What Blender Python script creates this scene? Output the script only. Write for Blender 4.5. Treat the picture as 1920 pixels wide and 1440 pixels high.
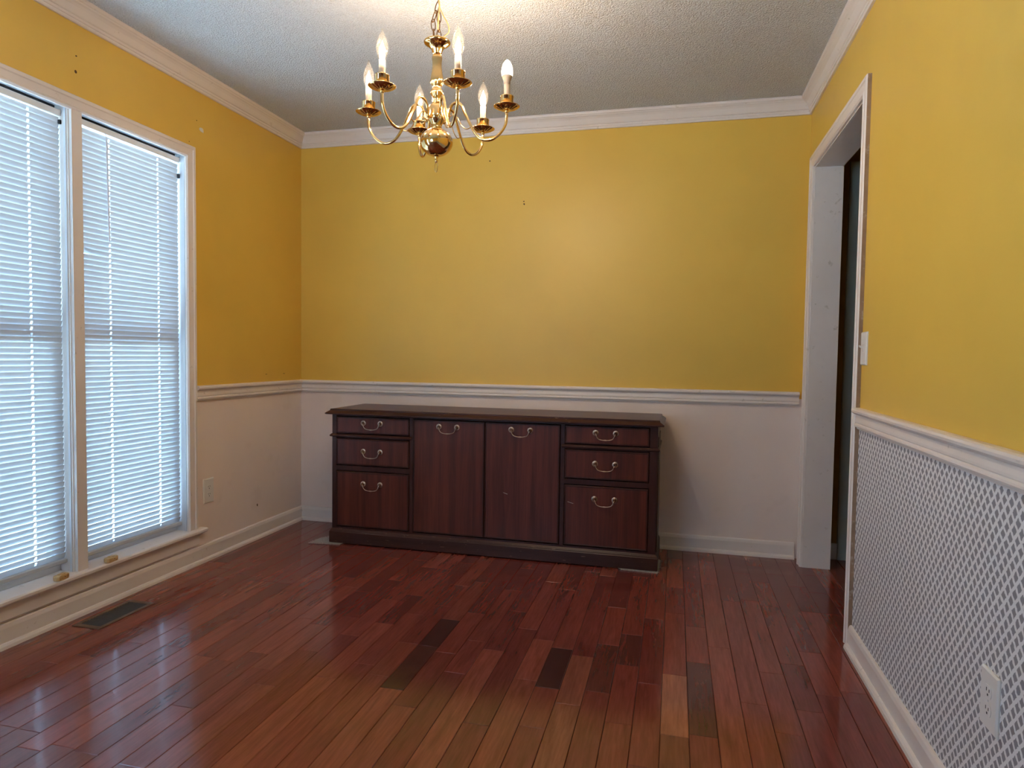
import bpy, math, random
from mathutils import Vector, Matrix, Euler

random.seed(7)
for o in list(bpy.data.objects):
    bpy.data.objects.remove(o, do_unlink=True)
scene = bpy.context.scene
COL = scene.collection

# ------------------------------------------------------------------ camera, sky, exposure
CAM_H, YAW, PITCH, ROLL, FPX = 1.0788, 0.24054, -0.04393, 0.01379, 1246.14
cam_d = bpy.data.cameras.new('camera')
cam_d.sensor_fit = 'HORIZONTAL'
cam_d.sensor_width = 36.0
cam_d.lens = 36.0 * FPX / 1920.0
cam_d.clip_start = 0.05
cam_d.clip_end = 300
cam = bpy.data.objects.new('camera', cam_d)
COL.objects.link(cam)
_f = Vector((-math.sin(YAW) * math.cos(PITCH), math.cos(YAW) * math.cos(PITCH), math.sin(PITCH)))
_r = Vector((math.cos(YAW), math.sin(YAW), 0))
_u = _r.cross(_f)
_rr = _r * math.cos(ROLL) + _u * math.sin(ROLL)
_uu = -_r * math.sin(ROLL) + _u * math.cos(ROLL)
_m = Matrix((_rr, _uu, -_f)).transposed().to_4x4()
_m.translation = (0, 0, CAM_H)
cam.matrix_world = _m
scene.camera = cam

SKY_STRENGTH = 4.2
SKY_COLOR = (0.40, 0.64, 1.0)
BULB_WATTS = 6.6
BULB_COLOR = (1.0, 0.77, 0.57)
world = bpy.data.worlds.new('overcast_sky')
scene.world = world
world.use_nodes = True
_bg = world.node_tree.nodes['Background']
_bg.inputs['Color'].default_value = (*SKY_COLOR, 1)
_bg.inputs['Strength'].default_value = SKY_STRENGTH
sun_d = bpy.data.lights.new('sun', 'SUN')
sun_d.energy = 82.0
sun_d.angle = math.radians(1.0)
sun_d.color = (0.52, 0.74, 1.0)
sun = bpy.data.objects.new('sun', sun_d)
COL.objects.link(sun)
sun.rotation_euler = Vector((-0.12, -0.58, -0.80)).to_track_quat('-Z', 'Y').to_euler()   # runs along the window wall: lights the ground outside, not the room
vs = scene.view_settings
vs.view_transform = 'Standard'
vs.look = 'None'
vs.exposure = 0.60
vs.gamma = 1.0
vs.use_curve_mapping = False

# ------------------------------------------------------------------ dimensions (metres)
XL, XR, YB, YR, H = -2.328, 0.663, 3.814, -1.6, 2.44
Z_RAIL = 0.863
WALL_T = 0.14

# ------------------------------------------------------------------ materials
def new_mat(name):
    m = bpy.data.materials.new(name)
    m.use_nodes = True
    nt = m.node_tree
    b = nt.nodes['Principled BSDF']
    return m, nt, b

def N(nt, typ, **kw):
    n = nt.nodes.new(typ)
    for k, v in kw.items():
        setattr(n, k, v)
    return n

def setin(nt, node, idx, val):
    s = node.inputs[idx]
    if hasattr(val, 'links'):
        nt.links.new(val, s)
    elif hasattr(val, 'outputs'):
        nt.links.new(val.outputs[0], s)
    else:
        if isinstance(val, tuple) and len(val) == 3 and s.type == 'RGBA':
            val = (*val, 1)
        s.default_value = val

def math_n(nt, op, a, b=0.0, c=None):
    n = N(nt, 'ShaderNodeMath', operation=op)
    setin(nt, n, 0, a)
    setin(nt, n, 1, b)
    if c is not None:
        setin(nt, n, 2, c)
    return n.outputs[0]

def mix_c(nt, fac, a, b, mode='MIX'):
    n = N(nt, 'ShaderNodeMix', data_type='RGBA', blend_type=mode)
    setin(nt, n, 0, fac)
    setin(nt, n, 6, a)
    setin(nt, n, 7, b)
    return n.outputs[2]

def noise(nt, vec, scale, detail=3.0, rough=0.55, dist=0.0):
    n = N(nt, 'ShaderNodeTexNoise')
    if vec is not None:
        nt.links.new(vec, n.inputs['Vector'])
    n.inputs['Scale'].default_value = scale
    n.inputs['Detail'].default_value = detail
    n.inputs['Roughness'].default_value = rough
    n.inputs['Distortion'].default_value = dist
    return n.outputs[0]

def ramp(nt, fac, stops):
    n = N(nt, 'ShaderNodeValToRGB')
    nt.links.new(fac, n.inputs[0])
    cr = n.color_ramp
    while len(cr.elements) < len(stops):
        cr.elements.new(0.5)
    for e, (p, c) in zip(cr.elements, stops):
        e.position = p
        e.color = (*c, 1) if len(c) == 3 else c
    return n.outputs[0]

def pos(nt):
    return N(nt, 'ShaderNodeNewGeometry').outputs['Position']

def objco(nt):
    return N(nt, 'ShaderNodeTexCoord').outputs['Object']

def scaled(nt, vec, s):
    n = N(nt, 'ShaderNodeVectorMath', operation='MULTIPLY')
    nt.links.new(vec, n.inputs[0])
    n.inputs[1].default_value = s
    return n.outputs[0]

def bump(nt, b, height, strength, dist):
    n = N(nt, 'ShaderNodeBump')
    n.inputs['Strength'].default_value = strength
    n.inputs['Distance'].default_value = dist
    nt.links.new(height, n.inputs['Height'])
    nt.links.new(n.outputs[0], b.inputs['Normal'])

def painted(name, col, rough=0.5, var=0.06, spot=None, bump_s=0.15, scale=3.0, spec=0.5):
    m, nt, b = new_mat(name)
    p = pos(nt)
    n1 = noise(nt, p, scale, 4)
    dark = tuple(c * (1 - var) for c in col)
    lite = tuple(min(1, c * (1 + var)) for c in col)
    c = ramp(nt, n1, [(0.3, dark), (0.7, lite)])
    if spot:
        n2 = noise(nt, p, spot[1], 3, 0.6)
        f = ramp(nt, n2, [(spot[2], (0, 0, 0)), (spot[2] + 0.08, (1, 1, 1))])
        f2 = math_n(nt, 'MULTIPLY', f, spot[3])
        c = mix_c(nt, f2, c, spot[0])
    nt.links.new(c, b.inputs['Base Color'])
    b.inputs['Roughness'].default_value = rough
    b.inputs['Specular IOR Level'].default_value = spec
    bump(nt, b, noise(nt, p, 220, 2), bump_s, 0.001)
    return m

M = {}
M['yellow'] = painted('yellow_wall_paint', (0.78, 0.495, 0.082), 0.42, 0.05, ((0.71, 0.435, 0.066), 1.3, 0.55, 0.35), 0.12, 1.6)
M['white_wall'] = painted('white_wainscot_paint', (0.84, 0.71, 0.64), 0.5, 0.04, ((0.74, 0.61, 0.53), 5.0, 0.60, 0.35), 0.15, 2.0)
M['trim'] = painted('white_trim_paint', (0.79, 0.71, 0.66), 0.35, 0.03, ((0.50, 0.42, 0.34), 34.0, 0.66, 0.55), 0.05, 6.0)
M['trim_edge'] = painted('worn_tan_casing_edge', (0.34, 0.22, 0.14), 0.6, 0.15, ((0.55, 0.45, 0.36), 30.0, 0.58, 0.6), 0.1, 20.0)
M['plastic'] = painted('white_plastic', (0.78, 0.75, 0.72), 0.35, 0.02, None, 0.02)
M['slot'] = painted('dark_slot', (0.02, 0.018, 0.016), 0.6, 0.02, None, 0.02)
M['black'] = painted('black_metal', (0.015, 0.016, 0.02), 0.45, 0.1, None, 0.05)
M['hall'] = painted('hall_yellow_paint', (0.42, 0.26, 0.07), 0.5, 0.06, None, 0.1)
M['hall_trim'] = painted('hall_door_paint', (0.46, 0.47, 0.38), 0.45, 0.04, None, 0.05)
M['yellowed'] = painted('yellowed_plastic', (0.62, 0.42, 0.20), 0.4, 0.1, ((0.35, 0.2, 0.08), 60.0, 0.58, 0.6), 0.05, 30)
M['spackle'] = painted('white_spackle', (0.78, 0.72, 0.62), 0.7, 0.06, None, 0.2, 40)
M['hole'] = painted('brown_hole', (0.10, 0.045, 0.012), 0.8, 0.2, None, 0.1, 60)
M['vinyl'] = painted('white_vinyl_sash', (0.72, 0.72, 0.74), 0.4, 0.03, None, 0.03)

# popcorn ceiling
m, nt, b = new_mat('popcorn_ceiling')
p = pos(nt)
v = N(nt, 'ShaderNodeTexVoronoi')
v.inputs['Scale'].default_value = 130
nt.links.new(p, v.inputs['Vector'])
nn = noise(nt, p, 170, 3, 0.65)
hgt = math_n(nt, 'SUBTRACT', nn, math_n(nt, 'MULTIPLY', v.outputs['Distance'], 0.55))
c = ramp(nt, nn, [(0.30, (0.66, 0.68, 0.70)), (0.62, (0.83, 0.85, 0.87))])
nt.links.new(c, b.inputs['Base Color'])
b.inputs['Roughness'].default_value = 0.9
b.inputs['Specular IOR Level'].default_value = 0.15
bump(nt, b, hgt, 1.0, 0.012)
M['ceiling'] = m

# trellis wallpaper (flat print): diamonds 30 x 36 mm with ragged brush edges
m, nt, b = new_mat('trellis_wallpaper')
p = pos(nt)
d1 = N(nt, 'ShaderNodeTexNoise')
d1.inputs['Scale'].default_value = 110
d1.inputs['Detail'].default_value = 2
nt.links.new(p, d1.inputs['Vector'])
off = N(nt, 'ShaderNodeVectorMath', operation='MULTIPLY_ADD')
nt.links.new(d1.outputs['Color'], off.inputs[0])
off.inputs[1].default_value = (0.007, 0.007, 0.007)
nt.links.new(p, off.inputs[2])
sx = N(nt, 'ShaderNodeSeparateXYZ')
nt.links.new(off.outputs[0], sx.inputs[0])
uu = math_n(nt, 'DIVIDE', sx.outputs['Y'], 0.030)
vv = math_n(nt, 'DIVIDE', sx.outputs['Z'], 0.0355)
def linedist(a):
    f = math_n(nt, 'FRACT', a)
    return math_n(nt, 'SUBTRACT', 0.5, math_n(nt, 'ABSOLUTE', math_n(nt, 'SUBTRACT', f, 0.5)))
dd = math_n(nt, 'MINIMUM', linedist(math_n(nt, 'ADD', uu, vv)), linedist(math_n(nt, 'SUBTRACT', uu, vv)))
f = ramp(nt, dd, [(0.15, (0, 0, 0)), (0.19, (1, 1, 1))])
c = mix_c(nt, f, (0.80, 0.79, 0.80), (0.27, 0.26, 0.285))
nt.links.new(c, b.inputs['Base Color'])
b.inputs['Roughness'].default_value = 0.6
M['wallpaper'] = m

# floor planks: the object's own colour times a streaky grain along the board
m, nt, b = new_mat('glossy_cherry_plank')
oi = N(nt, 'ShaderNodeObjectInfo')
p = pos(nt)
shift = N(nt, 'ShaderNodeVectorMath', operation='MULTIPLY_ADD')
nt.links.new(oi.outputs['Random'], shift.inputs[0])
shift.inputs[1].default_value = (37.0, 53.0, 0)
nt.links.new(p, shift.inputs[2])
g1 = noise(nt, scaled(nt, shift.outputs[0], (26, 2.6, 1)), 1.0, 5, 0.6, 0.6)
g2 = noise(nt, scaled(nt, shift.outputs[0], (120, 9, 1)), 1.0, 3, 0.6, 0.2)
g3 = noise(nt, scaled(nt, shift.outputs[0], (20, 2.2, 1)), 1.0, 3, 0.55, 0.3)
gr = ramp(nt, g1, [(0.28, (0.74, 0.71, 0.70)), (0.5, (0.98, 0.98, 0.98)), (0.75, (1.18, 1.14, 1.10))])
gf = ramp(nt, g2, [(0.30, (0.80, 0.78, 0.76)), (0.7, (1.08, 1.08, 1.08))])
gd = ramp(nt, g3, [(0.24, (0.30, 0.25, 0.23)), (0.36, (1, 1, 1))])
c = mix_c(nt, 1.0, oi.outputs['Color'], gr, 'MULTIPLY')
c = mix_c(nt, 1.0, c, gf, 'MULTIPLY')
c = mix_c(nt, 0.45, c, gd, 'MULTIPLY')
nt.links.new(c, b.inputs['Base Color'])
rg = noise(nt, p, 9, 3)
nt.links.new(ramp(nt, rg, [(0.3, (0.10,) * 3), (0.7, (0.17,) * 3)]), b.inputs['Roughness'])
b.inputs['Specular IOR Level'].default_value = 0.75
bump(nt, b, noise(nt, scaled(nt, p, (12, 4, 1)), 1.0, 1), 0.06, 0.004)
M['plank'] = m
M['subfloor'] = painted('dark_subfloor', (0.02, 0.010, 0.007), 0.8, 0.1)

def wood(name, c1, c2, rough=0.32, axis=2, worn=False):
    m, nt, b = new_mat(name)
    oi = N(nt, 'ShaderNodeObjectInfo')
    o = objco(nt)
    sh = N(nt, 'ShaderNodeVectorMath', operation='MULTIPLY_ADD')
    nt.links.new(oi.outputs['Random'], sh.inputs[0])
    sh.inputs[1].default_value = (3.0, 5.0, 7.0)
    nt.links.new(o, sh.inputs[2])
    s = [22, 22, 22]
    s[axis] = 1.2
    s2 = [150, 150, 150]
    s2[axis] = 7
    a = noise(nt, scaled(nt, sh.outputs[0], tuple(s)), 1.0, 4, 0.55, 0.5)
    a2 = noise(nt, scaled(nt, sh.outputs[0], tuple(s2)), 1.0, 2)
    c = ramp(nt, a, [(0.30, c1), (0.72, c2)])
    c = mix_c(nt, 0.5, c, ramp(nt, a2, [(0.3, (0.6, 0.58, 0.56)), (0.7, (1.1, 1.1, 1.1))]), 'MULTIPLY')
    if worn:
        w = noise(nt, scaled(nt, o, (14, 60, 160)), 1.0, 4, 0.7)
        f = ramp(nt, w, [(0.66, (0, 0, 0)), (0.70, (1, 1, 1))])
        c = mix_c(nt, math_n(nt, 'MULTIPLY', f, 0.7), c, (0.42, 0.27, 0.19))
    nt.links.new(c, b.inputs['Base Color'])
    b.inputs['Roughness'].default_value = rough
    b.inputs['Specular IOR Level'].default_value = 0.28
    bump(nt, b, a2, 0.06, 0.001)
    return m
M['mahogany'] = wood('mahogany_veneer', (0.062, 0.014, 0.009), (0.145, 0.034, 0.022), 0.32, 2)
M['mahogany_frame'] = wood('mahogany_frame', (0.034, 0.010, 0.008), (0.066, 0.019, 0.014), 0.34, 2)
M['mahogany_top'] = wood('mahogany_top', (0.050, 0.017, 0.011), (0.095, 0.034, 0.021), 0.30, 0)
M['mahogany_worn'] = wood('mahogany_worn_edge', (0.035, 0.012, 0.009), (0.070, 0.024, 0.016), 0.34, 0, True)

def metal(name, col, rough, var=0.1):
    m, nt, b = new_mat(name)
    n1 = noise(nt, pos(nt), 60, 3)
    nt.links.new(ramp(nt, n1, [(0.3, tuple(c * (1 - var) for c in col)), (0.7, col)]), b.inputs['Base Color'])
    b.inputs['Metallic'].default_value = 1.0
    b.inputs['Roughness'].default_value = rough
    return m
M['brass'] = metal('polished_brass', (0.86, 0.58, 0.25), 0.10, 0.08)
M['dark_brass'] = metal('aged_brass_chain', (0.26, 0.15, 0.07), 0.35, 0.3)
M['pull'] = metal('antique_brass_pull', (0.58, 0.43, 0.33), 0.28, 0.30)
M['register'] = metal('brown_register_metal', (0.30, 0.20, 0.15), 0.45, 0.2)
M['register_dark'] = painted('register_dark_louvre', (0.055, 0.046, 0.040), 0.45, 0.2)
M['cord'] = painted('gold_lamp_cord', (0.55, 0.38, 0.15), 0.4, 0.1)
M['candle'] = painted('ivory_candle_sleeve', (0.50, 0.40, 0.31), 0.5, 0.06)
M['carpet'] = painted('grey_carpet', (0.33, 0.31, 0.295), 0.95, 0.35, None, 0.6, 160)
M['outdoor'] = painted('pale_gravel_ground', (0.52, 0.53, 0.50), 0.95, 0.15, None, 0.1, 0.8)

# blind slats: thin vinyl that lets daylight through
m = bpy.data.materials.new('translucent_white_slat')
m.use_nodes = True
nt = m.node_tree
nt.nodes.clear()
out = N(nt, 'ShaderNodeOutputMaterial')
df = N(nt, 'ShaderNodeBsdfDiffuse')
tr = N(nt, 'ShaderNodeBsdfTranslucent')
cc_ = ramp(nt, noise(nt, pos(nt), 8, 2), [(0.3, (0.55, 0.58, 0.61)), (0.7, (0.59, 0.62, 0.65))])
nt.links.new(cc_, df.inputs['Color'])
nt.links.new(cc_, tr.inputs['Color'])
mx = N(nt, 'ShaderNodeMixShader')
mx.inputs[0].default_value = 0.085
nt.links.new(df.outputs[0], mx.inputs[1])
nt.links.new(tr.outputs[0], mx.inputs[2])
nt.links.new(mx.outputs[0], out.inputs['Surface'])
M['slat'] = m

def thin_glass(name, tint, refl=1.0, haze=0.0):
    m = bpy.data.materials.new(name)
    m.use_nodes = True
    nt = m.node_tree
    nt.nodes.clear()
    out = N(nt, 'ShaderNodeOutputMaterial')
    t = N(nt, 'ShaderNodeBsdfTransparent')
    t.inputs[0].default_value = (*tint, 1)
    g = N(nt, 'ShaderNodeBsdfGlossy')
    g.inputs['Roughness'].default_value = 0.02
    fr = N(nt, 'ShaderNodeFresnel')
    bf = N(nt, 'ShaderNodeNewGeometry').outputs['Backfacing']
    # thin pane: same reflectance from either side
    nt.links.new(math_n(nt, 'SUBTRACT', 1.45, math_n(nt, 'MULTIPLY', bf, 1.45 - 1 / 1.45)), fr.inputs[0])
    mx = N(nt, 'ShaderNodeMixShader')
    nt.links.new(math_n(nt, 'MULTIPLY', fr.outputs[0], refl), mx.inputs[0])
    nt.links.new(t.outputs[0], mx.inputs[1])
    nt.links.new(g.outputs[0], mx.inputs[2])
    last = mx
    if haze:
        tl = N(nt, 'ShaderNodeBsdfTranslucent')
        tl.inputs[0].default_value = (1, 0.95, 0.88, 1)
        last = N(nt, 'ShaderNodeMixShader')
        last.inputs[0].default_value = haze
        nt.links.new(mx.outputs[0], last.inputs[1])
        nt.links.new(tl.outputs[0], last.inputs[2])
    nt.links.new(last.outputs[0], out.inputs['Surface'])
    return m
M['glass'] = thin_glass('window_glass', (0.93, 0.96, 0.96))
M['bulb_glass'] = thin_glass('clear_bulb_glass', (0.98, 0.95, 0.90), 1.0, 0.012)

def emitter(name, col, strength):
    m = bpy.data.materials.new(name)
    m.use_nodes = True
    nt = m.node_tree
    b = nt.nodes['Principled BSDF']
    b.inputs['Base Color'].default_value = (0.9, 0.85, 0.8, 1)
    n1 = noise(nt, pos(nt), 30, 2)
    nt.links.new(ramp(nt, n1, [(0.0, col), (1.0, tuple(min(1, c * 1.05) for c in col))]), b.inputs['Emission Color'])
    b.inputs['Emission Strength'].default_value = strength
    return m
M['filament'] = emitter('glowing_filament', (1.0, 0.76, 0.50), 4.0)
M['frosted'] = emitter('lit_frosted_bulb', (1.0, 0.90, 0.74), 2.2)

# ------------------------------------------------------------------ object helpers
def mesh_obj(name, verts, faces, mat, parent=None, smooth=False, fmat=None, loc=None):
    me = bpy.data.meshes.new(name)
    me.from_pydata([tuple(v) for v in verts], [], faces)
    mats = mat if isinstance(mat, (list, tuple)) else [mat]
    for mm in mats:
        me.materials.append(mm)
    if fmat:
        for pl, i in zip(me.polygons, fmat):
            pl.material_index = i
    if smooth:
        me.polygons.foreach_set('use_smooth', [True] * len(me.polygons))
    me.update()
    o = bpy.data.objects.new(name, me)
    COL.objects.link(o)
    if parent:
        o.parent = parent
    if loc:
        o.location = loc
    return o

def link_copy(src, name, parent, loc=None):
    o = bpy.data.objects.new(name, src.data if hasattr(src, 'data') else src)
    COL.objects.link(o)
    o.parent = parent
    if loc is not None:
        o.location = loc
    return o

def tag(o, label, cat, group=None, kind=None):
    o['label'] = label
    o['category'] = cat
    if group:
        o['group'] = group
    if kind:
        o['kind'] = kind
    return o

def empty(name, loc=(0, 0, 0), rz=0.0):
    o = bpy.data.objects.new(name, None)
    o.empty_display_size = 0.1
    COL.objects.link(o)
    o.location = loc
    o.rotation_euler = (0, 0, rz)
    return o

class MB:
    def __init__(self):
        self.v, self.f, self.m = [], [], []
    def add(self, v, f, mi=0):
        o = len(self.v)
        self.v += [tuple(x) for x in v]
        self.f += [tuple(i + o for i in q) for q in f]
        self.m += [mi] * len(f)
    def box(self, a, b, mi=0):
        x0, x1 = sorted((a[0], b[0])); y0, y1 = sorted((a[1], b[1])); z0, z1 = sorted((a[2], b[2]))
        v = [(x0, y0, z0), (x1, y0, z0), (x1, y1, z0), (x0, y1, z0), (x0, y0, z1), (x1, y0, z1), (x1, y1, z1), (x0, y1, z1)]
        self.add(v, [(0, 3, 2, 1), (4, 5, 6, 7), (0, 1, 5, 4), (1, 2, 6, 5), (2, 3, 7, 6), (3, 0, 4, 7)], mi)
    def cbox(self, a, b, ch, mi=0):
        """box with chamfered edges: three stacked octagon-like rings in each axis (simple hull)"""
        x0, x1 = sorted((a[0], b[0])); y0, y1 = sorted((a[1], b[1])); z0, z1 = sorted((a[2], b[2]))
        rings = []
        def ring(i, z):
            return [(x0 + i, y0 + i + 0, z), (x1 - i, y0 + i, z), (x1 - i, y1 - i, z), (x0 + i, y1 - i, z)]
        rings = [ring(ch, z0), ring(0, z0 + ch), ring(0, z1 - ch), ring(ch, z1)]
        v = sum(rings, [])
        f = [(3, 2, 1, 0), (12, 13, 14, 15)]
        for k in range(3):
            for j in range(4):
                f.append((k * 4 + j, k * 4 + (j + 1) % 4, k * 4 + 4 + (j + 1) % 4, k * 4 + 4 + j))
        self.add(v, f, mi)
    def lathe(self, prof, n=24, c=(0, 0, 0), mi=0, flute=None):
        v, f = [], []
        for (r, z) in prof:
            for j in range(n):
                a = 2 * math.pi * j / n
                rr = r
                if flute:
                    lo, hi, k, d = flute
                    if lo <= z <= hi:
                        rr = r * (1 + d * (abs(math.sin(k * a / 2)) - 0.5))
                v.append((c[0] + rr * math.cos(a), c[1] + rr * math.sin(a), c[2] + z))
        L = len(prof)
        for i in range(L - 1):
            for j in range(n):
                f.append((i * n + j, i * n + (j + 1) % n, (i + 1) * n + (j + 1) % n, (i + 1) * n + j))
        f.append(tuple(range(n - 1, -1, -1)))
        f.append(tuple((L - 1) * n + j for j in range(n)))
        self.add(v, f, mi)
    def tube(self, pts, r, n=8, closed=False, mi=0):
        pts = [Vector(p) for p in pts]
        L = len(pts)
        rs = r if isinstance(r, (list, tuple)) else [r] * L
        v, f = [], []
        nrm = None
        for i, p in enumerate(pts):
            if closed:
                t = pts[(i + 1) % L] - pts[i - 1]
            else:
                t = pts[min(i + 1, L - 1)] - pts[max(i - 1, 0)]
            t.normalize()
            if nrm is None:
                nrm = t.orthogonal().normalized()
            else:
                nrm = (nrm - t * nrm.dot(t)).normalized()
            bn = t.cross(nrm)
            for j in range(n):
                a = 2 * math.pi * j / n
                v.append(p + (nrm * math.cos(a) + bn * math.sin(a)) * rs[i])
        for i in range(L if closed else L - 1):
            k = (i + 1) % L
            for j in range(n):
                f.append((i * n + j, i * n + (j + 1) % n, k * n + (j + 1) % n, k * n + j))
        if not closed:
            f.append(tuple(range(n - 1, -1, -1)))
            f.append(tuple((L - 1) * n + j for j in range(n)))
        self.add(v, f, mi)
    def build(self, name, mat, parent=None, smooth=False, loc=None):
        return mesh_obj(name, self.v, self.f, mat, parent, smooth, self.m if isinstance(mat, (list, tuple)) else None, loc)

def smooth_path(pts, sub=5):
    """Catmull-Rom through the points"""
    P = [Vector(p) for p in pts]
    P = [P[0] * 2 - P[1]] + P + [P[-1] * 2 - P[-2]]
    out = []
    for i in range(1, len(P) - 2):
        for k in range(sub):
            t = k / sub
            a, b_, c_, d = P[i - 1], P[i], P[i + 1], P[i + 2]
            out.append(0.5 * ((2 * b_) + (c_ - a) * t + (2 * a - 5 * b_ + 4 * c_ - d) * t * t + (3 * b_ - a - 3 * c_ + d) * t ** 3))
    out.append(P[-2])
    return out

def sweep(name, mat, wall, a, b, prof, miter=(0, 0), parent=None, base=None):
    """extrude a (projection, height) profile along a wall; miter -1/0/+1 shortens an end by the projection"""
    v = []
    for e, (t, mi) in enumerate(((a, miter[0]), (b, miter[1]))):
        for (p_, z) in prof:
            s = t + (p_ * mi if e == 0 else -p_ * mi)
            if wall == 'left':
                v.append(((XL if base is None else base) + p_, s, z))
            elif wall == 'right':
                v.append(((XR if base is None else base) - p_, s, z))
            elif wall == 'back':
                v.append((s, (YB if base is None else base) - p_, z))
            elif wall == 'rear':
                v.append((s, (YR if base is None else base) + p_, z))
    n = len(prof)
    f = [(j, (j + 1) % n, n + (j + 1) % n, n + j) for j in range(n)]
    f += [tuple(range(n)), tuple(range(2 * n - 1, n - 1, -1))]
    return mesh_obj(name, v, f, mat, parent)

# ------------------------------------------------------------------ room shell
# openings
WY0, WYM0, WYM1, WY1 = 1.565, 2.145, 2.200, 2.790       # window units along the left wall
WZ0, WZ1 = 0.165, 2.030
DY0, DY1, DZ = 2.730, 3.660, 2.045                       # cased opening in the right wall
RY0, RY1, RZ0, RZ1 = 0.30, 0.80, 0.17, 2.03             # unseen window added to the same wall for fill light
QX0, QX1, QZ0, QZ1 = -2.20, -1.20, 0.55, 2.03            # unseen window added to the rear wall for fill light

def split_wall(mb, axis, p0, p1, s0, s1, z0, z1):
    """wall block split at the chair rail: upper faces slot 0, lower faces slot 1"""
    for (za, zb, mi) in ((max(z0, Z_RAIL), z1, 0), (z0, min(z1, Z_RAIL), 1)):
        if zb - za < 1e-4:
            continue
        if axis == 'x':
            mb.box((p0, s0, za), (p1, s1, zb), mi)
        else:
            mb.box((s0, p0, za), (s1, p1, zb), mi)

w = MB()
XLo = XL - WALL_T
split_wall(w, 'x', XL, XLo, YR, RY0, 0, H)
split_wall(w, 'x', XL, XLo, RY1, WY0 - 0.02, 0, H)
split_wall(w, 'x', XL, XLo, RY0, RY1, 0, RZ0)
split_wall(w, 'x', XL, XLo, RY0, RY1, RZ1, H)
split_wall(w, 'x', XL, XLo, WY1 + 0.02, YB, 0, H)
split_wall(w, 'x', XL, XLo, WY0 - 0.02, WY1 + 0.02, 0, WZ0 - 0.02)
split_wall(w, 'x', XL, XLo, WY0 - 0.02, WY1 + 0.02, WZ1 + 0.02, H)
wall_left = tag(w.build('wall_left', [M['yellow'], M['white_wall']]), 'yellow wall with white lower half around the tall blinds', 'wall', kind='structure')

w = MB()
split_wall(w, 'y', YB, YB + 0.056, XLo, XR + 0.13, 0, H)
wall_back = tag(w.build('wall_back', [M['yellow'], M['white_wall']]), 'yellow wall with white lower half behind the dark credenza', 'wall', kind='structure')

w = MB()
XRo = XR + 0.130
split_wall(w, 'x', XR, XRo, YR, DY0 - 0.018, 0, H)
split_wall(w, 'x', XR, XRo, DY1 + 0.018, YB, 0, H)
split_wall(w, 'x', XR, XRo, DY0 - 0.018, DY1 + 0.018, DZ + 0.018, H)
wall_right = tag(w.build('wall_right', [M['yellow'], M['wallpaper']]), 'yellow wall over grey trellis wallpaper beside the doorway', 'wall', kind='structure')

w = MB()
split_wall(w, 'y', YR, YR - WALL_T, XLo, QX0, 0, H)
split_wall(w, 'y', YR, YR - WALL_T, QX1, XRo, 0, H)
split_wall(w, 'y', YR, YR - WALL_T, QX0, QX1, 0, QZ0)
split_wall(w, 'y', YR, YR - WALL_T, QX0, QX1, QZ1, H)
wall_rear = tag(w.build('wall_rear', [M['yellow'], M['white_wall']]), 'yellow and white wall with an added fill-light window behind the viewer', 'wall', kind='structure')

w = MB()
w.box((XLo, YR - WALL_T, H), (2.35, YB + 0.2, H + 0.1))
tag(w.build('ceiling', M['ceiling']), 'off-white popcorn textured ceiling above the chandelier', 'ceiling', kind='structure')

# hall beyond the doorway
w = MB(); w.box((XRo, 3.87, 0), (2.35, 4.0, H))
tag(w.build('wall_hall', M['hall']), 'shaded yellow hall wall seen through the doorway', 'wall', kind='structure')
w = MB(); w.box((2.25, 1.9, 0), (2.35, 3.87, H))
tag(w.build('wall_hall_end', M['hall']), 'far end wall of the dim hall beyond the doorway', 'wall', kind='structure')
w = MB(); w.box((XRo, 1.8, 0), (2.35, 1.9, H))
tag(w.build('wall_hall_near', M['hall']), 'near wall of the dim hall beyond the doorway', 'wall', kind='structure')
w = MB(); w.box((XRo, 3.855, 0), (0.868, 3.87, 0.085))
tag(w.build('baseboard_hall', M['trim']), 'short white baseboard in the hall beside the hall door', 'baseboard', kind='structure')
d2 = tag(empty('door_2', (0.868, 3.87, 0)), 'pale grey-green hall door frame seen through the doorway', 'door', kind='structure')
w = MB(); w.box((0, -0.02, 0), (0.065, 0, 2.115)); w.build('casing', M['hall_trim'], d2)
w = MB(); w.box((0.065, -0.02, 2.05), (0.90, 0, 2.115)); w.build('casing', M['hall_trim'], d2)
w = MB(); w.box((0.90, -0.02, 0), (0.965, 0, 2.115)); w.build('casing', M['hall_trim'], d2)
w = MB(); w.box((0.066, -0.008, 0.005), (0.899, 0, 2.049)); w.build('door_panel', M['hall_trim'], d2)

# outdoors
w = MB(); w.box((-40, -40, -0.75), (40, 40, -0.65))
tag(w.build('ground', M['outdoor']), 'pale ground outside the house', 'ground', kind='structure')

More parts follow.
